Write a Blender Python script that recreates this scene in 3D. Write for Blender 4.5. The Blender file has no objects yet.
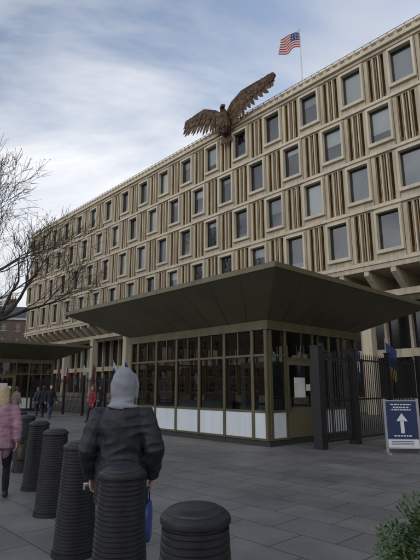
import bpy, bmesh, math, random
from mathutils import Vector, Matrix, noise
random.seed(7)
C=bpy.context; D=bpy.data
ROT=math.radians(-47)
ca,sa=math.cos(ROT),math.sin(ROT)
def W(a,b): return (a*ca-b*sa, a*sa+b*ca)

# ---------------------------------------------------------------- materials
def nt(name):
    m=D.materials.new(name); m.use_nodes=True
    return m,m.node_tree.nodes,m.node_tree.links,m.node_tree.nodes['Principled BSDF']
def mat(name,col,rough=.6,metal=0,var=.15,scale=3,bump=0,bscale=40,stretch=None,spec=.5,streak=0,bdist=.02):
    m,n,l,p=nt(name)
    tc=n.new('ShaderNodeTexCoord'); mp=n.new('ShaderNodeMapping')
    if stretch: mp.inputs['Scale'].default_value=stretch
    l.new(tc.outputs['Object'],mp.inputs['Vector'])
    nz=n.new('ShaderNodeTexNoise'); nz.inputs['Scale'].default_value=scale; nz.inputs['Detail'].default_value=6
    l.new(mp.outputs[0],nz.inputs['Vector'])
    r=n.new('ShaderNodeValToRGB')
    r.color_ramp.elements[0].position=.3; r.color_ramp.elements[1].position=.7
    r.color_ramp.elements[0].color=[c*(1-var) for c in col]+[1]
    r.color_ramp.elements[1].color=[min(1,c*(1+var)) for c in col]+[1]
    l.new(nz.outputs['Fac'],r.inputs[0]); out=r.outputs[0]
    if streak:
        m2=n.new('ShaderNodeMapping'); m2.inputs['Scale'].default_value=(4.5,4.5,.35); l.new(tc.outputs['Object'],m2.inputs['Vector'])
        s=n.new('ShaderNodeTexNoise'); s.inputs['Scale'].default_value=1; s.inputs['Detail'].default_value=7; s.inputs['Roughness'].default_value=.7
        l.new(m2.outputs[0],s.inputs['Vector'])
        r2=n.new('ShaderNodeValToRGB'); r2.color_ramp.elements[0].position=.38; r2.color_ramp.elements[1].position=.56
        r2.color_ramp.elements[0].color=(1-streak,1-streak*.98,1-streak*.93,1); r2.color_ramp.elements[1].color=(1,1,1,1)
        l.new(s.outputs['Fac'],r2.inputs[0])
        mx=n.new('ShaderNodeMix'); mx.data_type='RGBA'; mx.blend_type='MULTIPLY'; mx.inputs[0].default_value=1
        l.new(out,mx.inputs[6]); l.new(r2.outputs[0],mx.inputs[7]); out=mx.outputs[2]
    l.new(out,p.inputs['Base Color'])
    p.inputs['Roughness'].default_value=rough; p.inputs['Metallic'].default_value=metal
    p.inputs['Specular IOR Level'].default_value=spec
    if bump:
        b=n.new('ShaderNodeBump'); b.inputs['Strength'].default_value=bump; b.inputs['Distance'].default_value=bdist
        n2=n.new('ShaderNodeTexNoise'); n2.inputs['Scale'].default_value=bscale; n2.inputs['Detail'].default_value=4
        l.new(tc.outputs['Object'],n2.inputs['Vector']); l.new(n2.outputs['Fac'],b.inputs['Height']); l.new(b.outputs[0],p.inputs['Normal'])
    return m
def glassmat(name,tint=(.55,.6,.6),add=.04,rough=.02):
    m=D.materials.new(name); m.use_nodes=True; n=m.node_tree.nodes; l=m.node_tree.links; n.clear()
    o=n.new('ShaderNodeOutputMaterial'); mx=n.new('ShaderNodeMixShader'); t=n.new('ShaderNodeBsdfTransparent'); g=n.new('ShaderNodeBsdfGlossy')
    t.inputs[0].default_value=(*tint,1); g.inputs['Roughness'].default_value=rough
    f=n.new('ShaderNodeFresnel'); f.inputs[0].default_value=1.5; a=n.new('ShaderNodeMath'); a.operation='ADD'; a.inputs[1].default_value=add
    a.use_clamp=True
    # slight waviness of float glass
    tc=n.new('ShaderNodeTexCoord'); nz=n.new('ShaderNodeTexNoise'); nz.inputs['Scale'].default_value=.9; l.new(tc.outputs['Object'],nz.inputs['Vector'])
    b=n.new('ShaderNodeBump'); b.inputs['Strength'].default_value=.12; b.inputs['Distance'].default_value=.03; l.new(nz.outputs['Fac'],b.inputs['Height']); l.new(b.outputs[0],g.inputs['Normal'])
    l.new(f.outputs[0],a.inputs[0]); l.new(a.outputs[0],mx.inputs[0]); l.new(t.outputs[0],mx.inputs[1]); l.new(g.outputs[0],mx.inputs[2]); l.new(mx.outputs[0],o.inputs[0])
    return m
STONE=mat('portland_stone',(.50,.43,.315),.85,0,.13,.7,.25,14,(1,1,.35),streak=.26)
STONE2=mat('precast_frame_stone',(.56,.49,.37),.8,0,.12,1.1,.2,18,(1,1,.3),streak=.15)
STONED=mat('weathered_stone',(.30,.265,.205),.9,0,.2,1.2,.2,14)
GOLDALU=mat('gold_anodised_aluminium',(.23,.15,.062),.42,.35,.25,2)
DKFRAME=mat('dark_window_frame',(.03,.03,.03),.5)
DARKINT=mat('dark_interior',(.03,.03,.032),.9)
BLIND=mat('window_blind',(.66,.66,.64),.8,0,.06,2)
BLIND2=mat('grey_blind',(.30,.31,.32),.8,0,.06,2)
WGLASS=glassmat('window_glass',(.72,.76,.76),.07)
SLOTG=mat('slot_glass',(.012,.013,.015),.12)
BRONZE=mat('bronze_metal',(.135,.115,.062),.42,.3,.16,1.5,.05,8,streak=.15)
BRONZEL=mat('bronze_soffit',(.145,.128,.075),.5,.2,.16,.9,.05,6)
DKBASE=mat('dark_base',(.03,.03,.03),.7)
WHITEP=mat('white_panel',(.66,.71,.74),.35,0,.05,1,streak=.08)
KGLASS=glassmat('kiosk_glass',(.42,.45,.44),.03)
BLACK=mat('black_paint',(.014,.014,.016),.42,0,.3,12)
ROOFM=mat('roof_felt',(.10,.10,.10),.9)

class MB:
    def __init__(s): s.v=[];s.f=[];s.m=[]
    def box(s,x0,x1,y0,y1,z0,z1,m=0):
        if x0>x1:x0,x1=x1,x0
        if y0>y1:y0,y1=y1,y0
        i=len(s.v); s.v+=[(x0,y0,z0),(x1,y0,z0),(x1,y1,z0),(x0,y1,z0),(x0,y0,z1),(x1,y0,z1),(x1,y1,z1),(x0,y1,z1)]
        for q in ((0,3,2,1),(4,5,6,7),(0,1,5,4),(1,2,6,5),(2,3,7,6),(3,0,4,7)): s.f.append([i+k for k in q]); s.m.append(m)
    def poly(s,pts,m=0):
        i=len(s.v); s.v+=[tuple(p) for p in pts]; s.f.append(list(range(i,i+len(pts)))); s.m.append(m)
    def prism_x(s,prof,x0,x1,m=0):
        n=len(prof); i=len(s.v)
        s.v+=[(x0,y,z) for y,z in prof]+[(x1,y,z) for y,z in prof]
        s.f.append([i+k for k in range(n)][::-1]); s.m.append(m); s.f.append([i+n+k for k in range(n)]); s.m.append(m)
        for k in range(n): s.f.append([i+k,i+(k+1)%n,i+n+(k+1)%n,i+n+k]); s.m.append(m)
    def tube(s,pts,rad,n=10,m=0,cap=True,hint=Vector((0,1,0))):
        pts=[Vector(p) for p in pts]; N=len(pts); base=len(s.v)
        for k,p in enumerate(pts):
            t=(pts[min(k+1,N-1)]-pts[max(k-1,0)]).normalized()
            h=hint if abs(t.dot(hint))<.95 else Vector((1,0,0))
            u=h.cross(t).normalized(); w=t.cross(u)
            r=rad[k]; rx,ry=(r if isinstance(r,(tuple,list)) else (r,r))
            for q in range(n):
                an=2*math.pi*q/n; s.v.append(tuple(p+u*(rx*math.cos(an))+w*(ry*math.sin(an))))
        for k in range(N-1):
            for q in range(n):
                a=base+k*n+q; b=base+k*n+(q+1)%n
                s.f.append([a,b,b+n,a+n]); s.m.append(m)
        if cap:
            s.f.append([base+q for q in range(n)][::-1]); s.m.append(m)
            s.f.append([base+(N-1)*n+q for q in range(n)]); s.m.append(m)
    def lathe(s,prof,n=32,m=0,cx=0,cy=0):
        base=len(s.v); N=len(prof)
        for r,z in prof:
            for q in range(n):
                an=2*math.pi*q/n; s.v.append((cx+r*math.cos(an),cy+r*math.sin(an),z))
        for k in range(N-1):
            for q in range(n):
                a=base+k*n+q;b=base+k*n+(q+1)%n
                s.f.append([a,b,b+n,a+n]); s.m.append(m)
        s.f.append([base+(N-1)*n+q for q in range(n)]); s.m.append(m)
    def obj(s,name,mats,parent=None,smooth=False,bevel=0,fix=False):
        me=D.meshes.new(name); me.from_pydata(s.v,[],s.f)
        for x in mats: me.materials.append(x)
        me.polygons.foreach_set('material_index',s.m)
        if smooth: me.polygons.foreach_set('use_smooth',[True]*len(s.f))
        me.update()
        if fix:
            bm=bmesh.new(); bm.from_mesh(me); bmesh.ops.recalc_face_normals(bm,faces=bm.faces); bm.to_mesh(me); bm.free()
        o=D.objects.new(name,me); C.scene.collection.objects.link(o)
        if parent: o.parent=parent
        if bevel:
            b=o.modifiers.new('b','BEVEL'); b.width=bevel; b.segments=2; b.limit_method='ANGLE'
        return o
def grp(name,x,y,z=0,rot=ROT):
    o=D.objects.new(name,None); C.scene.collection.objects.link(o); o.location=(x,y,z); o.rotation_euler=(0,0,rot); o.empty_display_size=.3
    return o

# ---------------------------------------------------------------- ground
def paving():
    m,n,l,p=nt('stone_paving')
    tc=n.new('ShaderNodeTexCoord'); mp=n.new('ShaderNodeMapping'); l.new(tc.outputs['Object'],mp.inputs['Vector'])
    br=n.new('ShaderNodeTexBrick'); l.new(mp.outputs[0],br.inputs['Vector'])
    br.inputs['Scale'].default_value=1; br.inputs['Brick Width'].default_value=.9; br.inputs['Row Height'].default_value=.6
    br.inputs['Mortar Size'].default_value=.008; br.inputs['Mortar Smooth'].default_value=.3
    br.inputs['Color1'].default_value=(.155,.149,.143,1); br.inputs['Color2'].default_value=(.20,.193,.185,1); br.inputs['Mortar'].default_value=(.045,.043,.042,1)
    nz=n.new('ShaderNodeTexNoise'); nz.inputs['Scale'].default_value=.7; nz.inputs['Detail'].default_value=9; nz.inputs['Roughness'].default_value=.68
    l.new(tc.outputs['Object'],nz.inputs['Vector'])
    r=n.new('ShaderNodeValToRGB'); r.color_ramp.elements[0].position=.34; r.color_ramp.elements[1].position=.66
    r.color_ramp.elements[0].color=(.62,.62,.63,1); r.color_ramp.elements[1].color=(1.15,1.13,1.1,1)
    l.new(nz.outputs['Fac'],r.inputs[0])
    mx=n.new('ShaderNodeMix'); mx.data_type='RGBA'; mx.blend_type='MULTIPLY'; mx.inputs[0].default_value=1
    l.new(br.outputs['Color'],mx.inputs[6]); l.new(r.outputs[0],mx.inputs[7])
    vo=n.new('ShaderNodeTexVoronoi'); vo.inputs['Scale'].default_value=3.2; l.new(tc.outputs['Object'],vo.inputs['Vector'])
    r2=n.new('ShaderNodeValToRGB'); r2.color_ramp.elements[0].position=.05; r2.color_ramp.elements[1].position=.08
    r2.color_ramp.elements[0].color=(.6,.6,.6,1); r2.color_ramp.elements[1].color=(1,1,1,1)
    l.new(vo.outputs['Distance'],r2.inputs[0])
    mx2=n.new('ShaderNodeMix'); mx2.data_type='RGBA'; mx2.blend_type='MULTIPLY'; mx2.inputs[0].default_value=1
    l.new(mx.outputs[2],mx2.inputs[6]); l.new(r2.outputs[0],mx2.inputs[7]); l.new(mx2.outputs[2],p.inputs['Base Color'])
    rr=n.new('ShaderNodeMapRange'); rr.inputs['To Min'].default_value=.38; rr.inputs['To Max'].default_value=.75
    l.new(nz.outputs['Fac'],rr.inputs['Value']); l.new(rr.outputs[0],p.inputs['Roughness'])
    b=n.new('ShaderNodeBump'); b.inputs['Strength'].default_value=.6; b.inputs['Distance'].default_value=.006; b.invert=True
    l.new(br.outputs['Fac'],b.inputs['Height'])
    n3=n.new('ShaderNodeTexNoise'); n3.inputs['Scale'].default_value=35; n3.inputs['Detail'].default_value=5; l.new(tc.outputs['Object'],n3.inputs['Vector'])
    b2=n.new('ShaderNodeBump'); b2.inputs['Strength'].default_value=.25; b2.inputs['Distance'].default_value=.004
    l.new(n3.outputs['Fac'],b2.inputs['Height']); l.new(b.outputs[0],b2.inputs['Normal']); l.new(b2.outputs[0],p.inputs['Normal'])
    return m
g=MB(); g.poly([(-900,-900,-.12),(900,-900,-.12),(900,900,-.12),(-900,900,-.12)]); g.obj('ground',[mat('asphalt',(.05,.05,.052),.85,0,.2,2,.3,60)])
pv=MB(); pv.box(-110,45,-9,60,-.11,0); o=pv.obj('pavement',[paving()]); o.rotation_euler=(0,0,ROT)
kb=MB()
for i in range(150): kb.box(-110+i*1.03,-110+i*1.03+1.02,-9.3,-9.003,-.119,.006)
o=kb.obj('kerb',[mat('granite_kerb',(.22,.21,.2),.8)],bevel=.01); o.rotation_euler=(0,0,ROT)

# ---------------------------------------------------------------- embassy
FB=26.88
x,y=W(0,FB)
emb=grp('embassy_building',x,y)
st=MB(); wn=MB()
TW=1.775; Z0=9.24; FH=3.6
JL,JR=30,-17
xl=-14.37-TW*JL-TW/2; xr=-14.37-TW*JR+TW/2
for j in range(JR,JL+1):
    a=-14.37-TW*j; x0=a-TW/2; x1=a+TW/2
    for r in range(4):
        z=Z0+FH*r
        if (j+(3-r))%2==0:
            st.box(a-.88,a-.735,-.16,.5,z+.50,z+3.30,1); st.box(a+.735,a+.88,-.16,.5,z+.50,z+3.30,1)
            st.box(a-.735,a+.735,-.157,.5,z+3.12,z+3.30,1); st.box(a-.735,a+.735,-.157,.5,z+.50,z+.72,1)
            st.box(x0,x1,.05,.55,z-.02,z+.51,0); st.box(x0,x1,.05,.55,z+3.29,z+FH-.02,0)
            for (p,q,s,t) in ((a-.735,a-.675,z+.72,z+3.12),(a+.675,a+.735,z+.72,z+3.12),(a-.675,a+.675,z+.72,z+.79),(a-.675,a+.675,z+3.05,z+3.12)): wn.box(p,q,.16,.24,s,t,0)
            tl=random.uniform(-.004,.004)
            wn.poly([(a-.675,.2+tl,z+.79),(a+.675,.2-tl,z+.79),(a+.675,.2-tl,z+3.05),(a-.675,.2+tl,z+3.05)],1)
            k=random.random()
            if k<.66:
                m=2 if random.random()<.55 else 3
                dz=random.choice([.4,.7,1.1,1.6,2.3,2.3])
                wn.poly([(a-.66,.36,z+3.08-dz),(a+.66,.36,z+3.08-dz),(a+.66,.36,z+3.08),(a-.66,.36,z+3.08)],m)
            if random.random()<.35:
                wn.poly([(a-.66,.40,z+.78),(a+.66,.40,z+.78),(a+.66,.40,z+1.25),(a-.66,.40,z+1.25)],3)
        else:
            st.box(x0+.04,a-.60,.08,.5,z+.2,z+3.42,0); st.box(a+.60,x1-.04,.08,.5,z+.2,z+3.42,0)
            st.box(x0+.03,x1-.03,.10,.55,z-.02,z+.21,0); st.box(x0+.03,x1-.03,.10,.55,z+3.41,z+FH-.02,0)
            st.box(a-.60,a+.60,.38,.56,z+.2,z+.62,2)
            for fx in (-.20,.20): st.box(a+fx-.045,a+fx+.045,.08,.5,z+.21,z+3.41,1)
            for fx in (-.57,-.33,0,.33,.57): st.box(a+fx-.032,a+fx+.032,.14,.47,z+.21,z+3.41,2)
            wn.poly([(a-.6,.44,z+.62),(a+.6,.44,z+.62),(a+.6,.44,z+3.41),(a-.6,.44,z+3.41)],4)
for r in range(5):
    z=Z0+FH*r
    st.box(xl-.05,xr+.05,-.06,.5,z-.10,z+.10,1)
H=Z0+4*FH
st.box(xl-.2,xr+.2,-.28,1.4,H+.11,H+.36,1)
nn=int((xr-xl)/.5917)
for i in range(nn):
    a=xl+.15+i*(xr-xl-.3)/(nn-1)
    st.box(a-.13,a+.13,-.16,.12,H+.36,H+.66,0)
    st.box(a-.03,a+.03,-.05,.01,H+.75,H+1.0,2)
st.box(xl-.1,xr+.1,-.2,.2,H+.661,H+.75,1)
st.box(xl,xr,-.04,0,H+1.0,H+1.03,2)
st.box(xl,xr,.6,20,Z0-.05,H+.1,4); st.box(xl-.04,xl-.001,.3,20.1,Z0,H+.12,0); st.box(xr+.001,xr+.04,.3,20.1,Z0,H+.12,0); st.box(xl+.01,xr-.01,.7,19.9,H+.101,H+.2,5)
st.box(xl,xr,.02,5,Z0-.42,Z0-.101,0)
for j in range(JR,JL+1):
    a=-14.37-TW*j
    st.prism_x([(.05,Z0-.43),(.05,Z0-.72),(1.3,Z0-1.6),(4.2,Z0-1.6),(4.2,Z0-.43)],a-.16,a+.16,0)
st.box(xl+.1,xr-.1,1.2,1.7,Z0-2.0,Z0-1.601,0)
st.box(xl+.5,xr-.5,4.3,19.5,0,Z0-.43,4)
st.box(xl+.5,xr-.5,3.6,4.3,0,1.0,3); st.box(xl+.5,xr-.5,3.7,4.3,3.6,4.15,0); st.box(xl+.5,xr-.5,3.72,4.3,7.3,Z0-.43,0)
for j in range(JR,JL+1):
    a=-14.37-TW*j-TW/2
    if a>xl+.6:
        st.box(a-.09,a+.09,3.75,4.3,1.0,3.6,2); st.box(a-.09,a+.09,3.75,4.3,4.15,7.3,0)
    if j%4==0: st.box(a-.32,a+.32,1.15,1.8,0,Z0-2.0,0)
wn.poly([(xl+.5,4.1,1.0),(xr-.5,4.1,1.0),(xr-.5,4.1,3.6),(xl+.5,4.1,3.6)],4)
wn.poly([(xl+.5,4.1,4.15),(xr-.5,4.1,4.15),(xr-.5,4.1,7.3),(xl+.5,4.1,7.3)],4)
st.obj('stone_walls',[STONE,STONE2,GOLDALU,STONED,DARKINT,ROOFM],emb)
wn.obj('windows',[DKFRAME,WGLASS,BLIND,BLIND2,SLOTG],emb)

# ---------------------------------------------------------------- kiosks
def kiosk(a,b,name='security_pavilion'):
    x,y=W(a,b); e=grp(name,x,y)
    k=MB(); gl=MB(); L=7.15; Wd=5.0
    xs=[-.05,-.58,-1.79,-3.0,-4.22,-5.43,-6.64,-7.10]
    k.box(-L,0,0,Wd,0.001,.16,1)
    for yy,o1,o2 in ((0,-.05,.05),(Wd,-.05,.05)):
        for p in xs: k.box(p-.05,p+.05,yy+o1,yy+o2,.16,3.35,0)
        for i in range(len(xs)-1):
            p,q=xs[i]-.05,xs[i+1]+.05
            k.box(q,p,yy-.02,yy+.02,.22,.93,2)
            k.box(q,p,yy-.035,yy+.035,.93,1.0,0); k.box(q,p,yy-.035,yy+.035,2.56,2.63,0); k.box(q,p,yy-.035,yy+.035,.16,.22,0)
            mid=(p+q)/2
            if p-q>.8: k.box(mid-.018,mid+.018,yy-.03,yy+.03,2.63,3.35,0)
            t=random.uniform(-.006,.006)
            gl.poly([(q,yy+t,1.0),(p,yy-t,1.0),(p,yy-t,2.56),(q,yy+t,2.56)],0); gl.poly([(q,yy,2.63),(p,yy,2.63),(p,yy,3.35),(q,yy,3.35)],0)
    ys=[.10,.80,2.25,3.2,4.1,4.9]
    for xx in (0,-L):
        for i in range(len(ys)):
            k.box(xx-.05,xx+.05,ys[i]-.05,ys[i]+.05,.16,3.35,0)
        for i in range(len(ys)-1):
            p,q=ys[i]+.05,ys[i+1]-.05
            if i==1:
                k.box(xx-.03,xx+.03,p,q,2.45,2.56,0)
                k.box(xx-.025,xx+.025,p,q,.18,1.05,3)
                for (s,t,u,v) in ((p,p+.12,1.05,2.45),(q-.12,q,1.05,2.45)): k.box(xx-.025,xx+.025,s,t,u,v,3)
                k.box(xx-.025,xx+.025,p+.12,q-.12,2.33,2.45,3)
                gl.poly([(xx,p+.12,1.05),(xx,q-.12,1.05),(xx,q-.12,2.33),(xx,p+.12,2.33)],0)
                gl.poly([(xx,p,2.56),(xx,q,2.56),(xx,q,3.35),(xx,p,3.35)],0)
                k.box(xx+.026,xx+.034,p+.35,q-.45,1.35,1.95,4); k.box(xx+.026,xx+.034,q-.4,q-.18,1.55,1.75,4)
                k.box(xx+.03,xx+.09,p+.07,p+.1,1.0,1.35,5)
            else:
                k.box(xx-.02,xx+.02,p,q,.22,.93,2); k.box(xx-.035,xx+.035,p,q,.16,.22,0)
                k.box(xx-.035,xx+.035,p,q,.93,1.0,0); k.box(xx-.035,xx+.035,p,q,2.56,2.63,0)
                gl.poly([(xx,p,1.0),(xx,q,1.0),(xx,q,2.56),(xx,p,2.56)],0); gl.poly([(xx,p,2.63),(xx,q,2.63),(xx,q,3.35),(xx,p,3.35)],0)
    k.box(-L-.08,.08,-.08,Wd+.08,3.35,3.62,0)
    o0,o1,p0,p1=-L-2,2,-2,Wd+2; ze=4.55
    a0,a1,b0,b1=-L-.08,.08,-.08,Wd+.08; zi=3.62
    k.poly([(o0,p0,ze),(a0,b0,zi),(a1,b0,zi),(o1,p0,ze)],6); k.poly([(o1,p0,ze),(a1,b0,zi),(a1,b1,zi),(o1,p1,ze)],6)
    k.poly([(o1,p1,ze),(a1,b1,zi),(a0,b1,zi),(o0,p1,ze)],6); k.poly([(o0,p1,ze),(a0,b1,zi),(a0,b0,zi),(o0,p0,ze)],6)
    k.box(o0-.03,o1+.03,p0-.03,p1+.03,ze+.001,ze+.13,0); k.box(o0+.02,o1-.02,p0+.02,p1-.02,ze+.131,ze+.16,7)
    def rib(A,B,w):
        A=Vector(A);B=Vector(B);w=Vector(w); d=Vector((0,0,-.012))
        k.poly([A-w+d,A+w+d,B+w+d,B-w+d],0); k.poly([A-w,A-w+d,B-w+d,B-w],0); k.poly([A+w,A+w+d,B+w+d,B+w],0)
    for i in range(1,9):
        t=i/9; A=Vector((o0+(o1-o0)*t,p0+.02,ze)); B=Vector((a0+(a1-a0)*t,b0,zi)); rib(A,B,(.008,0,0))
    for i in range(1,7):
        t=i/7; A=Vector((o1-.02,p0+(p1-p0)*t,ze)); B=Vector((a1,b0+(b1-b0)*t,zi)); rib(A,B,(0,.008,0))
    k.box(-6.2,-3.6,1.6,2.3,.16,1.15,8); k.box(-5.4,-4.9,1.8,1.85,1.3,1.65,1); k.box(-5.2,-5.1,1.82,1.86,1.15,1.3,1)
    k.box(-2.5,-2.3,1.5,2.2,.16,2.3,8); k.box(-1.3,-1.1,1.5,2.2,.16,2.3,8); k.box(-2.5,-1.1,1.5,2.2,2.3,2.5,8)
    k.box(-6.8,-5.2,3.9,4.0,.16,2.6,9)
    k.box(-.9,-.4,3.2,4.6,.16,2.9,9)
    k.obj('frame_and_roof',[BRONZE,DKBASE,WHITEP,BRONZEL,mat('paper_notice',(.75,.75,.72),.7),mat('steel_handle',(.5,.5,.5),.3,1),BRONZEL,ROOFM,mat('grey_equipment',(.18,.19,.2),.5),mat('inner_partition',(.10,.09,.075),.8)],e)
    gl.obj('glazing',[KGLASS],e)
    return e
kiosk(-9.09,10.80); kiosk(-34.2,10.8)

# ---------------------------------------------------------------- railings
def fence(ax,bx,ay,by,h,name,posts,pw=.12,zb=0.15):
    A=Vector(W(ax,bx)).to_3d(); B=Vector(W(ay,by)).to_3d(); L=(B-A).length
    e=grp(name,A.x,A.y,0,math.atan2((B-A).y,(B-A).x)); k=MB()
    n=int(L/.125)
    for i in range(1,n):
        x=i*L/n
        k.box(x-.011,x+.011,-.011,.011,zb,h-.12)
        k.prism_x([(-.011,h-.12),(.011,h-.12),(0,h-.04)],x-.008,x+.008)
    for z in (zb,h/2-.1,h-.28): k.box(0,L,-.025,.025,z,z+.05)
    for p in posts:
        w=p[1]/2; k.box(p[0]-w,p[0]+w,-w,w,0,h+.03); k.box(p[0]-w-.02,p[0]+w+.02,-w-.02,w+.02,h+.031,h+.07)
    k.obj('railings',[BLACK],e)
fence(-7.85,11.5,-7.85,25.0,2.75,'metal_gate_fence',[(0,.27),(1.8,.27),(4.2,.14),(6.6,.14),(9,.14),(11.4,.14),(13.4,.14)])
fence(-16.4,14.2,-34.0,14.2,2.3,'metal_fence',[(0,.14)]+[(i*2.5,.12) for i in range(1,8)])
fence(-7.85,21,16,21,2.6,'metal_fence',[(i*2.4,.14) for i in range(0,10)])

# ---------------------------------------------------------------- bollards
BLACKB=mat('bollard_cast_iron',(.011,.011,.013),.5,0,.4,9,.25,60,bdist=.006)
def bollard(x,y):
    e=grp('ribbed_bollard',x,y,0,random.random()*6)
    pr=[(.225,0),(.225,.05)]
    n=30; hh=1.0
    for i in range(n):
        t=i/n; r=.214-.052*t; dz=(hh-.05)/n; z0=.05+i*dz
        pr+=[(r-.005,z0+.003),(r-.005,z0+dz*.20),(r,z0+dz*.36),(r-.001,z0+dz*.95)]
    pr+=[(.152,1.0),(.152,1.010),(.170,1.018),(.172,1.035),(.168,1.05),(.155,1.062),(.146,1.064),(.142,1.074),(.115,1.088),(.11,1.086),(.105,1.091),(.06,1.1),(.001,1.103)]
    k=MB(); k.lathe(pr,40); o=k.obj('body',[BLACKB],e,smooth=True)
    o.modifiers.new('es','EDGE_SPLIT').split_angle=math.radians(28)
for p in ((-.07,2.47),(-.64,3.66),(-1.385,5.27),(-2.13,6.80),(-2.92,8.4),(-3.78,10.1),(-4.6,11.8),(-5.4,13.5),(-6.2,15.2),(.5,1.2)): bollard(*p)

# ---------------------------------------------------------------- eagle
x,y=W(-26.3,FB-.35); eg=grp('eagle_statue',x,y,H)
EG=mat('weathered_gilded_bronze',(.075,.040,.016),.45,.55,.75,2.2,.4,9)
k=MB()
def feather(p,q,w,th=.035,yo=0):
    p=Vector(p);q=Vector(q); d=(q-p); n=Vector((d.z,0,-d.x)).normalized()
    sec=[(0,.45),(.25,.9),(.6,1),(.85,.8),(1,.12)]
    i=len(k.v)
    for t,s in sec:
        c=p+d*t; hw=w*s/2
        for o in (n*hw,Vector((0,-th,0)),-n*hw,Vector((0,th,0))): k.v.append(tuple(c+o))
    for a in range(4):
        for b in range(4): k.f.append([i+a*4+b,i+a*4+(b+1)%4,i+a*4+4+(b+1)%4,i+a*4+4+b]); k.m.append(0)
    k.f.append([i,i+1,i+2,i+3]);k.m.append(0)
for s in (-1,1):
    up=.45 if s<0 else 0
    lead=[Vector((.35*s,-.1,1.35)),Vector((1.2*s,-.35,1.9+up*.5)),Vector((2.4*s,-.45,2.35+up)),Vector((3.9*s,-.3,2.6+up)),Vector((5.2*s,-.1,2.75+up))]
    k.tube(lead,[(.34,.3),(.32,.28),(.28,.24),(.18,.14),(.04,.04)],8)
    N=20
    for layer,(ls,yo,wd) in enumerate(((1.0,0,.42),(.62,-.10,.36),(.36,-.18,.3))):
        for i in range(N):
            t=i/(N-1); f=t*4; a=min(3,int(f)); p=lead[a].lerp(lead[a+1],f-a)
            ang=math.radians(-86+ (t**1.4)*74)
            Lf=(1.35+.85*math.sin(t*2.5)+.15*math.sin(i*2.1))*ls*(1 if t<.9 else .8)
            d=Vector((s*math.cos(ang),-.12*math.sin(t*3),math.sin(ang)))*Lf
            q=p+d+Vector((0,.1,0)); q.x=max(-5.6,min(5.6,q.x))
            feather(p+Vector((0,yo+i%2*.03,0)),q+Vector((0,yo+i%2*.03,0)),wd)
k.tube([(0,0,-.7),(0,-.1,-.3),(0,-.2,.3),(0,-.28,.9),(0,-.3,1.35),(.05,-.45,1.65),(.1,-.62,1.85)],[(.12,.1),(.42,.3),(.64,.45),(.72,.5),(.58,.42),(.34,.28),(.25,.22)],12)
k.tube([(.05,-.52,1.75),(.14,-.66,1.93),(.32,-.76,1.98),(.48,-.8,1.94),(.62,-.82,1.84),(.66,-.82,1.72)],[.19,.25,.21,.13,.07,.01],10)
for i in range(9):
    t=(i-4)/4; feather((t*.12,-.05,-.4),(t*.75,.0-.02*(i%2),-1.25+.15*abs(t)),.3)
for s in (-1,1):
    k.tube([(s*.3,-.35,.2),(s*.42,-.5,-.15),(s*.42,-.4,-.45)],[.2,.15,.08],8)
    for q in (-.14,0,.14): k.tube([(s*.42+q*.4,-.45,-.42),(s*.42+q,-.62,-.5),(s*.42+q,-.68,-.62)],[.06,.05,.01],6)
random.seed(3)
for i in range(80):
    an=random.uniform(2.6,6.8); z=random.uniform(-.1,1.4); r=.66 if z>.3 else .5
    p=Vector((r*math.cos(an)*.95,-.22+r*.78*math.sin(an),z)); feather(p,p+Vector((0,-.03,-.38)),.2,.02)
k.obj('body',[EG],eg,fix=True)

# ---------------------------------------------------------------- roof flag
random.seed(11)
e=grp('flagpole',7.9,35.36,23.8,0)
PW=mat('white_pole',(.6,.6,.58),.4); RED=mat('flag_red',(.42,.03,.04),.8,0,.08); WHT=mat('flag_white',(.65,.65,.65),.8,0,.05); BLU=mat('flag_blue',(.02,.03,.14),.8,0,.08)
k=MB(); k.tube([(0,0,0),(0,0,8.5)],[.08,.05],10); k.lathe([(.01,8.45),(.09,8.5),(.12,8.58),(.09,8.66),(.01,8.7)],12); k.obj('pole',[PW],e,smooth=True)
k=MB(); NX,NY=26,13; fl=2.5; fh=1.6
dirx=Vector((-.80,-.35,-.50))
def fp(i,j):
    u=i/NX; v=j/NY
    p=dirx*(fl*u)+Vector((0,0,8.35-fh*v))
    w=.24*math.sin(u*8+v*2.4)*(.3+u); return p+Vector((.6*w,w,.6*w-.3*u*u+.12*math.sin(u*7)))
for i in range(NX):
    for j in range(NY):
        m=2 if (i<11 and j<7) else (0 if j%2==0 else 1)
        k.poly([fp(i,j),fp(i+1,j),fp(i+1,j+1),fp(i,j+1)],m)
for i in range(6):
    for j in range(5):
        c=fp(1+i*1.7,.8+j*1.25)
        for dy in (-.012,.012):
            c2=c+Vector((dy*.4,dy,0)); s=.045
            k.poly([c2+Vector((-s,0,0)),c2+Vector((0,0,-s)),c2+Vector((s,0,0)),c2+Vector((0,0,s))],1)
k.obj('stars_and_stripes',[RED,WHT,BLU],e,smooth=False)

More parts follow.
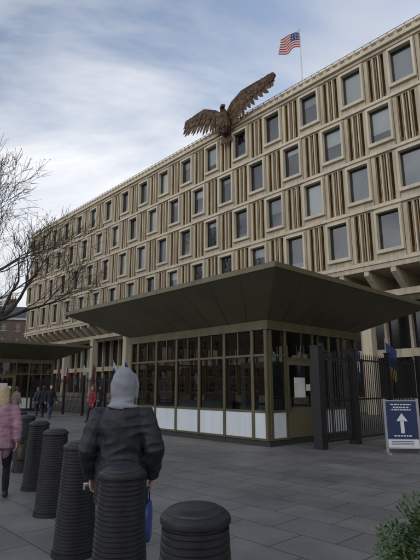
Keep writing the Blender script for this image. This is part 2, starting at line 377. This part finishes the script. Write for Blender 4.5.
FC=[mat('banner_red',(.22,.02,.025),.85),mat('banner_white',(.42,.42,.42),.85),mat('banner_blue',(.02,.035,.12),.85),mat('banner_green',(.015,.08,.035),.85),mat('banner_yellow',(.32,.22,.03),.85),BLACK]
PG=mat('grey_pole',(.25,.25,.25),.5)
for i in range(36):
    a=-62+i*2.05
    x,y=W(a,FB-1.4); e=grp('national_flag',x,y,0,ROT+random.uniform(-.5,.5))
    k=MB(); k.tube([(0,0,0),(0,0,4.3)],[.03,.02],8,0); k.lathe([(.01,4.28),(.045,4.32),(.01,4.38)],8,0); k.obj('pole',[PG],e)
    k=MB(); cs=random.sample([0,1,2,3,4,0,1,2,2],3); ph=random.random()*6; horiz=random.random()<.5; wf=random.uniform(.35,.6)
    def q(u,v): return Vector((.04+u*(wf-.15*v),.10*math.sin(u*12+ph+v)*(.4+v),4.15-v*1.75-.5*u))
    for iu in range(12):
        for iv in range(9):
            k.poly([q(iu/12,iv/9),q((iu+1)/12,iv/9),q((iu+1)/12,(iv+1)/9),q(iu/12,(iv+1)/9)],cs[(iv//3) if horiz else iu//4])
    k.obj('cloth',FC,e,smooth=True)

# ---------------------------------------------------------------- people
def seg_d(p,a,b):
    ab=b-a; t=max(0,min(1,(p-a).dot(ab)/max(1e-9,ab.length_squared))); return (p-(a+ab*t)).length,t
class Body:
    def __init__(s): s.mb=MB(); s.seg=[]
    def t(s,pts,rad,lab,n=14,bias=0):
        s.mb.tube(pts,rad,n)
        for i in range(len(pts)-1):
            r0=rad[i] if not isinstance(rad[i],(tuple,list)) else sum(rad[i])/2
            r1=rad[i+1] if not isinstance(rad[i+1],(tuple,list)) else sum(rad[i+1])/2
            s.seg.append((Vector(pts[i]),Vector(pts[i+1]),r0,r1,lab,bias))
    def build(s,name,mats,parent,vox,rule=None,disp=None):
        o=s.mb.obj(name,[],parent,fix=True)
        r=o.modifiers.new('r','REMESH'); r.mode='VOXEL'; r.voxel_size=vox
        sm=o.modifiers.new('s','SMOOTH'); sm.factor=.5; sm.iterations=4 if vox>.008 else 3
        C.view_layer.update()
        dg=C.evaluated_depsgraph_get(); me=D.meshes.new_from_object(o.evaluated_get(dg))
        o.modifiers.clear(); o.data=me
        me.materials.clear()
        for x in mats: me.materials.append(x)
        labs=[]
        for p in me.polygons:
            c=p.center; best=9;lab=0
            for a,b,r0,r1,l,bi in s.seg:
                d,t=seg_d(c,a,b); d=d-(r0+(r1-r0)*t)-bi
                if d<best: best=d;lab=l
            if rule: lab=rule(c,lab)
            p.material_index=lab; p.use_smooth=True; labs.append(lab)
        if disp:
            amt={}
            for p,lab in zip(me.polygons,labs):
                for vi in p.vertices: amt[vi]=max(amt.get(vi,0),1 if lab in (0,5) else (.5 if lab==1 else 0))
            nrm=[v.normal.copy() for v in me.vertices]
            for v in me.vertices:
                a_=amt.get(v.index,0)
                if a_: v.co+=nrm[v.index]*disp(v.co)*a_
        return o
SKIN=mat('skin',(.50,.30,.22),.55,0,.08,20)
DKS=mat('shoe_leather',(.03,.025,.022),.5)
def cloth(name,c,b=.5): return mat(name,c,.85,0,.18,9,b,16)
def folds(co):
    p=Vector((co.x*5,co.y*5,co.z*13)); a=1-abs(noise.noise(p+Vector((3,1,7))))*2.2
    q=Vector((co.x*9+co.z*4,co.y*9,co.z*6)); b=1-abs(noise.noise(q))*2.4
    return .009*max(-.3,a)+.006*max(-.3,b)-.006
def person(name,x,y,H,face,top,legs,hair,stride=.0,coat=.02,hood=None,longhair=False,female=False,long_coat=0,vox=.02,arms=None,swing=.0,headturn=0):
    S=H/1.8
    e=grp(name,x,y,0,face); e.scale=(S,S,S)
    B=Body(); w=.92 if female else 1.0; c=coat
    zt=.80-long_coat
    B.t([(0,0,zt),(0,0,zt+.04),(0,0,1.0),(0,0,1.13),(0,.0,1.28),(0,-.005,1.40),(0,-.01,1.47),(0,-.01,1.52),(0,0,1.56)],
        [(.16*w+c,.11+c),(.175*w+c,.125+c),(.172*w+c,.125+c),(.158*w+c,.118+c),(.178*w+c,.125+c),(.185*w+c,.118+c),(.145*w+c,.095+c),(.085+c*.6,.08+c*.6),(.062,.065)],0,18,.012)
    if c>.03:
        B.t([(0,0,zt+.01),(0,0,zt+.06)],[(.185*w+c,.135+c),(.182*w+c,.132+c)],0,18)
    B.t([(0,0,.93),(0,0,.8)],[(.15*w,.11),(.13*w,.10)],1)
    for s in (-1,1):
        st_=stride*s
        hip=(.09*s,0,.88); ank=(.10*s,st_*.95,.09+(.06 if st_<-.05 else 0)); kn=(.10*s,.04+st_*.48+(.05 if st_<0 else .02),.49)
        B.t([hip,((hip[0]+kn[0])/2,(hip[1]+kn[1])/2+.01,.69),kn,((kn[0]+ank[0])/2,(kn[1]+ank[1])/2-.015,.30),ank],[.098*w,.088,.066,.062,.05],1,12)
        tz=.0 if st_>=-.05 else .03
        B.t([(ank[0],ank[1]-.075,.045+tz*2.4),(ank[0],ank[1],.05+tz*1.8),(ank[0]+.01*s,ank[1]+.10,.038+tz*.4),(ank[0]+.015*s,ank[1]+.17,.03)],[.035,(.045,.05),(.047,.036),(.03,.022)],4,12)
        if arms: el,wr=arms[0 if s<0 else 1]
        else:
            sw=-swing*s
            el=(.255*s*w+.02*s,-.02+sw*.5,1.15); wr=(.25*s*w+.03*s,.07+sw,.91)
        sh=(.185*s*w,-.01,1.43)
        B.t([(.10*s,-.01,1.45),sh,tuple(Vector(sh).lerp(Vector(el),.5)+Vector((.008*s,0,0))),el,tuple(Vector(el).lerp(Vector(wr),.5)),wr],[.06,.062+c*.8,.055+c*.8,.047+c*.8,.042+c*.7,.034+c*.7],0,12)
        Hn=Body(); wv=Vector(wr); d=(wv-Vector(el)).normalized(); d=(d+Vector((0,0,-.8))).normalized(); inn=Vector((-s,0,0)); inn=(inn-d*inn.dot(d)).normalized(); fw=d.cross(inn)
        if fw.y<0: fw=-fw
        Hn.t([wv-d*.03,wv,wv+d*.03,wv+d*.095],[(.026,.024),(.03,.02),(.018,.036),(.016,.042)],3,12)
        for fi,(off,ln) in enumerate(((-.031,.062),(-.011,.076),(.010,.082),(.030,.074))):
            b0=wv+d*.09+fw*off
            p1=b0+d*ln*.42+inn*ln*.12; p2=p1+d*ln*.25+inn*ln*.30; p3=p2+d*ln*.03+inn*ln*.30
            Hn.t([b0-d*.02,b0,p1,p2,p3],[.0095,.0095,.0088,.008,.0065],3,8)
        tb=wv+d*.03+fw*.03
        Hn.t([tb,tb+d*.03+fw*.022+inn*.008,tb+d*.06+fw*.026+inn*.022,tb+d*.08+fw*.018+inn*.03],[.013,.012,.0105,.008],3,8)
        Hn.build('hand',[SKIN]*6,e,.0055 if vox<.015 else .012)
    ct=math.cos(headturn); sn=math.sin(headturn)
    def R(p): return (p[0]*ct-p[1]*sn,p[0]*sn+p[1]*ct+.015,p[2])
    B.t([(0,-.005,1.5),(0,.01,1.6)],[.052,.054],3)
    B.t([R((0,.035,1.565)),R((0,.025,1.59)),R((0,.01,1.64)),R((0,0,1.70)),R((0,-.005,1.75)),R((0,-.01,1.79)),R((0,-.01,1.80))],[(.03,.035),(.052,.062),(.067,.083),(.074,.093),(.068,.085),(.04,.05),(.01,.01)],3,16)
    B.t([R((0,.085,1.70)),R((0,.112,1.66)),R((0,.09,1.645))],[.01,.014,.012],3,8)
    B.t([R((-.02,.082,1.612)),R((.02,.082,1.612))],[.009,.009],3,8)
    for s in (-1,1): B.t([R((s*.074,-.005,1.70)),R((s*.08,-.01,1.65))],[(.012,.02),(.01,.012)],3,8)
    rule=None
    if hood:
        B.t([R((0,-.03,1.46)),R((0,-.045,1.52)),R((0,-.04,1.57)),R((0,-.035,1.62)),R((0,-.03,1.68)),R((0,-.03,1.74)),R((0,-.035,1.79)),R((0,-.045,1.825)),R((0,-.05,1.842))],[(.125,.09),(.114,.085),(.105,.09),(.105,.10),(.108,.110),(.105,.108),(.090,.094),(.062,.066),(.025,.03)],5,20,.015)
        B.t([R((-.09,.055,1.58)),R((-.098,.06,1.68)),R((-.066,.065,1.78)),R((0,.066,1.815)),R((.066,.065,1.78)),R((.098,.06,1.68)),R((.09,.055,1.58))],[.016]*7,5,8,.02)
        B.t([(-.13,-.04,1.50),(-.08,-.105,1.507),(0,-.125,1.515),(.08,-.105,1.507),(.13,-.04,1.50)],[.026,.032,.034,.032,.026],5,10,.01)
        def rule(c,lab):
            if c.z>1.44 and lab in (0,5) and abs(c.x)<.2:
                edge=1.492+.15*abs(c.x)-.25*max(0,c.y)
                return 5 if c.z>edge+.004*math.sin(c.x*40) else 0
            return lab
    else:
        B.t([R((0,-.035,1.62)),R((0,-.03,1.68)),R((0,-.022,1.74)),R((0,-.012,1.79)),R((0,-.01,1.815))],[(.072,.065),(.083,.085),(.081,.092),(.055,.065),(.02,.02)],2,16,.004)
        if longhair:
            B.t([R((0,-.05,1.74)),R((0,-.08,1.64)),R((0,-.115,1.52)),R((.01,-.135,1.42)),(.015,-.14,1.34)],[(.075,.05),(.088,.05),(.10,.04),(.085,.03),(.04,.015)],2,14,.01)
    B.build('body',[top,legs,hair,SKIN,DKS,hood or top],e,vox,rule,folds if vox<.015 else None)
    ey=MB()
    for s in (-1,1):
        c0=Vector(R((s*.028,.083,1.695))); ey.tube([c0-Vector((.011,0,0)),c0,c0+Vector((.011,0,0))],[.002,.007,.002],8)
    ey.obj('eyes',[DKS],e)
    return e
NAVY=mat('navy_jacket',(.010,.011,.017),.6,0,.25,6,.3,60,bdist=.004)
JEANS=cloth('blue_jeans',(.05,.07,.12)); GREYH=mat('grey_jersey',(.25,.26,.285),.9,0,.12,14,.3,150,bdist=.004); BLK=cloth('black_cloth',(.015,.015,.018))
PINK=mat('pink_padded',(.33,.18,.235),.6,0,.15,8,.9,14,(1,1,3)); BLOND=mat('blond_hair',(.36,.26,.14),.5,0,.4,18,.8,30,(6,6,.6)); BROWNH=mat('brown_hair',(.06,.035,.02),.5,0,.3,18,.5,40)
REDJ=cloth('red_jacket',(.20,.022,.027)); BLUJ=cloth('blue_coat',(.03,.045,.09)); TAN=cloth('tan_coat',(.16,.125,.09))
man=person('hooded_man',-.76,4.28,1.775,math.radians(0),NAVY,JEANS,BROWNH,stride=.03,coat=.048,hood=GREYH,long_coat=.09,vox=.0075,
   arms=[((-.285,-.06,1.15),(-.275,.06,.92)),((.295,-.07,1.16),(.26,.07,.92))],headturn=math.radians(-18))
def bag(parent,name,cx,cy,zt,h,w,d,m,m2=None):
    k=MB(); rings=[(0,.35),(.06,.75),(.35,.95),(.8,1.0),(1.0,.92)]
    b0=len(k.v)
    for t,sc in rings:
        for q in range(16):
            an=2*math.pi*q/16; cxx=math.copysign(abs(math.cos(an))**.6,math.cos(an)); syy=math.copysign(abs(math.sin(an))**.6,math.sin(an))
            k.v.append((cx+d/2*cxx*sc*(1+.1*math.sin(3*an+t*4)),cy+w/2*syy*sc,zt-h*t))
    for r in range(len(rings)-1):
        for q in range(16): a=b0+r*16+q;b=b0+r*16+(q+1)%16; k.f.append([a,b,b+16,a+16]); k.m.append(0)
    k.f.append([b0+(len(rings)-1)*16+q for q in range(16)]); k.m.append(0)
    for s in (-1,1): k.tube([(cx+s*.01,cy-w*.25,zt-.02),(cx+s*.006,cy-.05,zt+.09),(cx,cy,zt+.12),(cx+s*.006,cy+.05,zt+.09),(cx+s*.01,cy+w*.25,zt-.02)],[.006]*5,6,1)
    return k.obj(name,[m,m2 or m],parent,smooth=True,fix=True)
bag(man,'blue_carrier_bag',.225,.09,.71,.30,.28,.08,mat('blue_plastic',(.02,.055,.22),.35,0,.2,10,.6,18))
k=MB(); k.box(-.35,-.25,.10,.135,.79,.85); k.tube([(-.30,.10,.82),(-.30,.06,.82)],[.028,.024],14,1)
k.obj('silver_camera',[mat('silver_body',(.4,.4,.42),.35,.8),mat('lens_black',(.02,.02,.02),.2)],man,bevel=.006)
wom=person('woman_in_pink_jacket',-3.22,7.6,1.66,math.radians(14),PINK,BLK,BLOND,stride=.24,coat=.035,longhair=True,female=True,vox=.012,swing=.12)
bag(wom,'handbag',.33,.02,.86,.26,.30,.12,mat('dark_leather',(.05,.035,.025),.5))
person('pedestrian_in_red',-5.8,23.9,1.72,math.radians(150),REDJ,BLK,BROWNH,stride=.22,swing=.15)
person('pedestrian',-9.5,27.6,1.75,math.radians(40),BLK,BLK,BROWNH,stride=.2,swing=.12)
person('pedestrian',-10.1,28.4,1.68,math.radians(60),BLUJ,BLK,BROWNH,stride=.18,longhair=True,female=True)
person('pedestrian',-8.7,26.4,1.78,math.radians(-140),BLK,JEANS,BROWNH,stride=.2,swing=.1)
person('pedestrian',-9.6,24.0,1.70,math.radians(-20),TAN,BLK,BROWNH,stride=.15,female=True)
person('pedestrian',-6.9,30.5,1.75,math.radians(100),BLK,BLK,BROWNH,stride=.2)

# ---------------------------------------------------------------- sign
e=grp('information_sign',4.98,12.7,0,math.radians(-8)); k=MB()
k.box(-.40,.40,-.02,.02,.12,1.32,0)
for s in (-1,1): k.box(s*.41-.03,s*.41+.03,-.03,.03,.02,1.36,1); k.box(s*.41-.05,s*.41+.05,-.28,.28,0,.04,1)
k.box(-.38,.38,-.026,-.0205,.36,1.30,2); k.box(-.38,.38,-.026,-.0205,.15,.34,3)
y=-.0275
k.poly([(-.045,y,.50),(.045,y,.50),(.045,y,.82),(-.045,y,.82)],3); k.poly([(-.14,y,.80),(.14,y,.80),(0,y,1.0)],3)
for i,(z,w) in enumerate(((1.20,.26),(1.13,.2),(1.07,.24),(.42,.22))):
    x=-w
    while x<w:
        ww=random.uniform(.03,.08); k.poly([(x,y,z),(min(w,x+ww),y,z),(min(w,x+ww),y,z+.03),(x,y,z+.03)],3); x+=ww+.018
for z in (.29,.25,.21): k.poly([(-.3,y,z),(.25,y,z),(.25,y,z+.015),(-.3,y,z+.015)],2)
k.obj('panel',[mat('sign_back',(.4,.4,.42),.4),mat('sign_frame_grey',(.35,.36,.37),.4,.5),mat('sign_blue',(.015,.028,.085),.4,0,.05),mat('sign_white',(.62,.64,.66),.4,0,.05)],e)
e=grp('stone_planter',*W(-6.3,13.2),0); k=MB(); k.box(-.2,3.2,0,.5,0,.28,0); k.box(-.12,3.12,.06,.44,.281,.30,1); k.obj('box',[mat('dark_granite',(.05,.05,.052),.6),mat('soil',(.03,.02,.015),.95)],e,bevel=.015)

# ---------------------------------------------------------------- shrub
random.seed(5)
e=grp('evergreen_shrub',1.68,3.6,0,0); k=MB(); tw=MB()
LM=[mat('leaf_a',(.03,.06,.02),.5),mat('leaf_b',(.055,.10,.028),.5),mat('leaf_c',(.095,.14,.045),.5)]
for i in range(11000):
    v=Vector((random.gauss(0,1),random.gauss(0,1),random.gauss(0,1))).normalized()
    r=random.uniform(.3,1)**.5
    p=Vector((v.x*.48,v.y*.48,.48+v.z*.44)); c=Vector((0,0,.48)); p=c+(p-c)*r
    nz=noise.noise(p*5)
    if nz<-.16 and r>.75: continue
    p=c+(p-c)*(1+.25*nz)
    if p.z<.02: continue
    d=(v+Vector((random.gauss(0,.6),random.gauss(0,.6),random.gauss(0,.6)))).normalized(); s=d.cross(Vector((0,0,1))).normalized()
    ln=random.uniform(.03,.05); wd=ln*.30; s2=s*wd; up=d.cross(s)*.006
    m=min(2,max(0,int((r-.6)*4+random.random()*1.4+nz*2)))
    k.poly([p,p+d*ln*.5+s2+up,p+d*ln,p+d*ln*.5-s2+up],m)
for i in range(40):
    v=Vector((random.gauss(0,1),random.gauss(0,1),abs(random.gauss(0,1))+.4)).normalized()
    tw.tube([(0,0,0),tuple(v*.2+Vector((0,0,.1))),tuple(Vector((v.x*.38,v.y*.38,.3+v.z*.42)))],[.012,.008,.003],5)
k.obj('leaves',LM,e); BARK=mat('bark',(.05,.042,.034),.9,0,.3,4,.5,20); tw.obj('twigs',[BARK],e)

# ---------------------------------------------------------------- trees
def tree(name,x,y,H,seed,maxd=6,rmin=.013):
    random.seed(seed); e=grp(name,x,y,0,0); k=MB()
    def br(p,d,L,r,dep):
        pts=[p]; rr=[r]; n=3; q=p.copy(); dd=d.copy()
        for i in range(n):
            dd=(dd+Vector((random.gauss(0,.13),random.gauss(0,.13),random.gauss(.03,.10)))).normalized()
            q=q+dd*(L/n); pts.append(q.copy()); rr.append(r*(1-.38*(i+1)/n))
        k.tube(pts,rr,8 if dep<2 else (5 if dep<4 else 3),0,cap=False)
        if dep>=maxd:
            if random.random()<.07:
                c=pts[-1]+Vector((0,0,-.12)); k.tube([c+Vector((0,0,.05)),c,c-Vector((0,0,.05))],[.01,.05,.01],5,0)
            return
        nc=random.choice((3,3,4)) if dep<maxd-1 else 4
        for c in range(nc):
            t=random.uniform(.35,1) if c else 1
            f=t*n; a=min(n-1,int(f)); s=pts[a].lerp(pts[a+1],f-a)
            spread=.35 if c==0 else random.uniform(.55,1.0)
            rv=Vector((random.gauss(0,1),random.gauss(0,1),random.gauss(0,.7))); rv=(rv-dd*rv.dot(dd)).normalized()
            nd=(dd+rv*spread+Vector((0,0,.12))).normalized()
            br(s,nd,L*random.uniform(.58,.82),max(rmin,rr[-1]*random.uniform(.55,.85)),dep+1)
    br(Vector((0,0,0)),Vector((0,0,1)),H*.26,H*.02,0)
    k.obj('trunk_and_branches',[BARK],e,smooth=True)
tree('plane_tree',-20.9,38.5,31,4,6,.018)
tree('plane_tree',-25.5,48,27,9,6,.018)
tree('plane_tree',-36,66,22,12,5,.02)

# ---------------------------------------------------------------- brick terraces
BRICK=mat('brown_brick',(.11,.075,.055),.9,0,.2,3,.2,30); SLATE=mat('slate',(.07,.07,.08),.7)
def terrace(name,x,y,rot,L,Dp,Hh,fl):
    e=grp(name,x,y,0,rot); k=MB(); fh=Hh/fl
    k.box(-L/2,L/2,.3,Dp,-.1,Hh,0)
    nb=int(L/2.6)
    for i in range(nb+1):
        a=-L/2+i*L/nb; k.box(max(-L/2,a-.75),min(L/2,a+.75),0,.299,-.1,Hh,0)
    for f in range(fl):
        z=f*fh
        for i in range(nb):
            a=-L/2+(i+.5)*L/nb; h0=z+.8; h1=z+fh*.82; hw=L/nb/2-.75
            k.box(a-hw,a+hw,.02,.299,z+.002,h0,0); k.box(a-hw,a+hw,.02,.299,h1,z+fh,0)
            k.box(a-hw,a+hw,.2,.28,h0,h1,3); k.box(a-hw,a+hw,.16,.2,(h0+h1)/2-.03,(h0+h1)/2+.03,1); k.box(a-.03,a+.03,.16,.2,h0,h1,1)
            k.box(a-hw-.1,a+hw+.1,-.08,.02,h0-.12,h0,1)
    k.box(-L/2-.2,L/2+.2,-.35,.5,Hh,Hh+.4,1)
    k.prism_x([(.5,Hh+.3),(Dp,Hh+.3),(Dp-3,Hh+3.2),(3,Hh+3.2)],-L/2,L/2,2)
    for i in range(int(L/9)):
        a=-L/2+4+i*9; k.box(a-.9,a+.9,4,5.2,Hh+2,Hh+5,0)
        for c in (-.5,0,.5): k.lathe([(.15,Hh+5),(.12,Hh+5.7),(.1,Hh+5.7)],8,0,a+c,4.6)
    k.obj('walls_windows_roof',[BRICK,mat('white_trim',(.4,.38,.35),.7),SLATE,SLOTG],e)
terrace('brick_terrace',-52,92,math.radians(12),40,12,15,5)
terrace('brick_terrace',-20,-62,math.radians(180),150,12,15,5)
terrace('brick_terrace',-88,30,math.radians(90),110,12,15,5)

# ---------------------------------------------------------------- sky + sun
w=D.worlds.new('World'); C.scene.world=w; w.use_nodes=True; n=w.node_tree.nodes; l=w.node_tree.links; n.clear()
SE=math.radians(24); AZ=math.radians(48); tosun=Vector((math.sin(AZ)*math.cos(SE),math.cos(AZ)*math.cos(SE),math.sin(SE)))
o=n.new('ShaderNodeOutputWorld'); bg=n.new('ShaderNodeBackground'); bg.inputs[1].default_value=.15
sk=n.new('ShaderNodeTexSky'); sk.sky_type='NISHITA'; sk.sun_disc=False; sk.sun_elevation=SE; sk.sun_rotation=AZ; sk.dust_density=.7
def math_(op,a,b=None,clamp=False):
    m=n.new('ShaderNodeMath'); m.operation=op; m.use_clamp=clamp
    for i,v in enumerate((a,b)):
        if v is None: continue
        if isinstance(v,(int,float)): m.inputs[i].default_value=v
        else: l.new(v,m.inputs[i])
    return m.outputs[0]
tc=n.new('ShaderNodeTexCoord'); sp=n.new('ShaderNodeSeparateXYZ'); l.new(tc.outputs['Generated'],sp.inputs[0])
den=math_('ADD',math_('MAXIMUM',sp.outputs['Z'],0),.22)
cb=n.new('ShaderNodeCombineXYZ'); l.new(math_('DIVIDE',sp.outputs['X'],den),cb.inputs[0]); l.new(math_('DIVIDE',sp.outputs['Y'],den),cb.inputs[1])
mp=n.new('ShaderNodeMapping'); mp.inputs['Rotation'].default_value=(0,0,math.radians(35)); mp.inputs['Scale'].default_value=(1,1.9,1); mp.inputs['Location'].default_value=(.3,.4,0)
l.new(cb.outputs[0],mp.inputs[0])
nz=n.new('ShaderNodeTexNoise'); nz.inputs['Scale'].default_value=.95; nz.inputs['Detail'].default_value=9; nz.inputs['Roughness'].default_value=.56; nz.inputs['Distortion'].default_value=.45
l.new(mp.outputs[0],nz.inputs['Vector'])
def dotn(v):
    d=n.new('ShaderNodeVectorMath'); d.operation='DOT_PRODUCT'; l.new(tc.outputs['Generated'],d.inputs[0]); d.inputs[1].default_value=Vector(v).normalized(); return math_('MAXIMUM',d.outputs['Value'],0)
lobe=math_('POWER',dotn((-.26,.86,.44)),12)       # a thick, bright cloud bank to the left
cov=math_('ADD',nz.outputs['Fac'],math_('MULTIPLY',math_('SUBTRACT',.50,sp.outputs['Z']),.42))
cov=math_('ADD',cov,math_('MULTIPLY',math_('MAXIMUM',math_('MULTIPLY',sp.outputs['Y'],-1),0),.25))  # extra unseen cloud cover behind the camera, added to help light the facade
cov=math_('ADD',cov,math_('MULTIPLY',lobe,.13))
cr=n.new('ShaderNodeValToRGB'); cr.color_ramp.elements[0].position=.41; cr.color_ramp.elements[1].position=.68
cr.color_ramp.elements[0].color=(.10,.10,.10,1); cr.color_ramp.elements[1].color=(.97,.97,.97,1)
l.new(cov,cr.inputs[0])
br_=math_('ADD',1,math_('MULTIPLY',dotn((-.74,-.67,0)),2.1))  # added glow: clouds behind the camera brightened to fill the shaded facade
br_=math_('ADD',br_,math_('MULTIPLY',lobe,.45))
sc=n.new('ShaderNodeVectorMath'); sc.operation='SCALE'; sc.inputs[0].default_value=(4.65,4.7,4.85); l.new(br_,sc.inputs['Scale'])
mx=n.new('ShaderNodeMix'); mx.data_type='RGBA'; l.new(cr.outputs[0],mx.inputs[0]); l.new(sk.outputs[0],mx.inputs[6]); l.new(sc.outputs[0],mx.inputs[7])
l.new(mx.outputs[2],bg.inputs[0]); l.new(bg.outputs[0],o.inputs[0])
s=D.lights.new('sun','SUN'); s.energy=3; s.angle=math.radians(.6); s.color=(1,.94,.85)
so=D.objects.new('sun',s); C.scene.collection.objects.link(so); so.rotation_euler=tosun.to_track_quat('Z','Y').to_euler(); so.location=(0,0,60)

# ---------------------------------------------------------------- camera
cd=D.cameras.new('camera'); cam=D.objects.new('camera',cd); C.scene.collection.objects.link(cam)
cam.location=(0,0,1.65); cam.rotation_euler=(math.radians(102.9),0,0)
cd.sensor_fit='VERTICAL'; cd.sensor_height=34.6; cd.lens=29; cd.clip_end=3000; cd.clip_start=.05
C.scene.camera=cam
C.scene.view_settings.view_transform='Standard'; C.scene.view_settings.look='None'; C.scene.view_settings.exposure=0
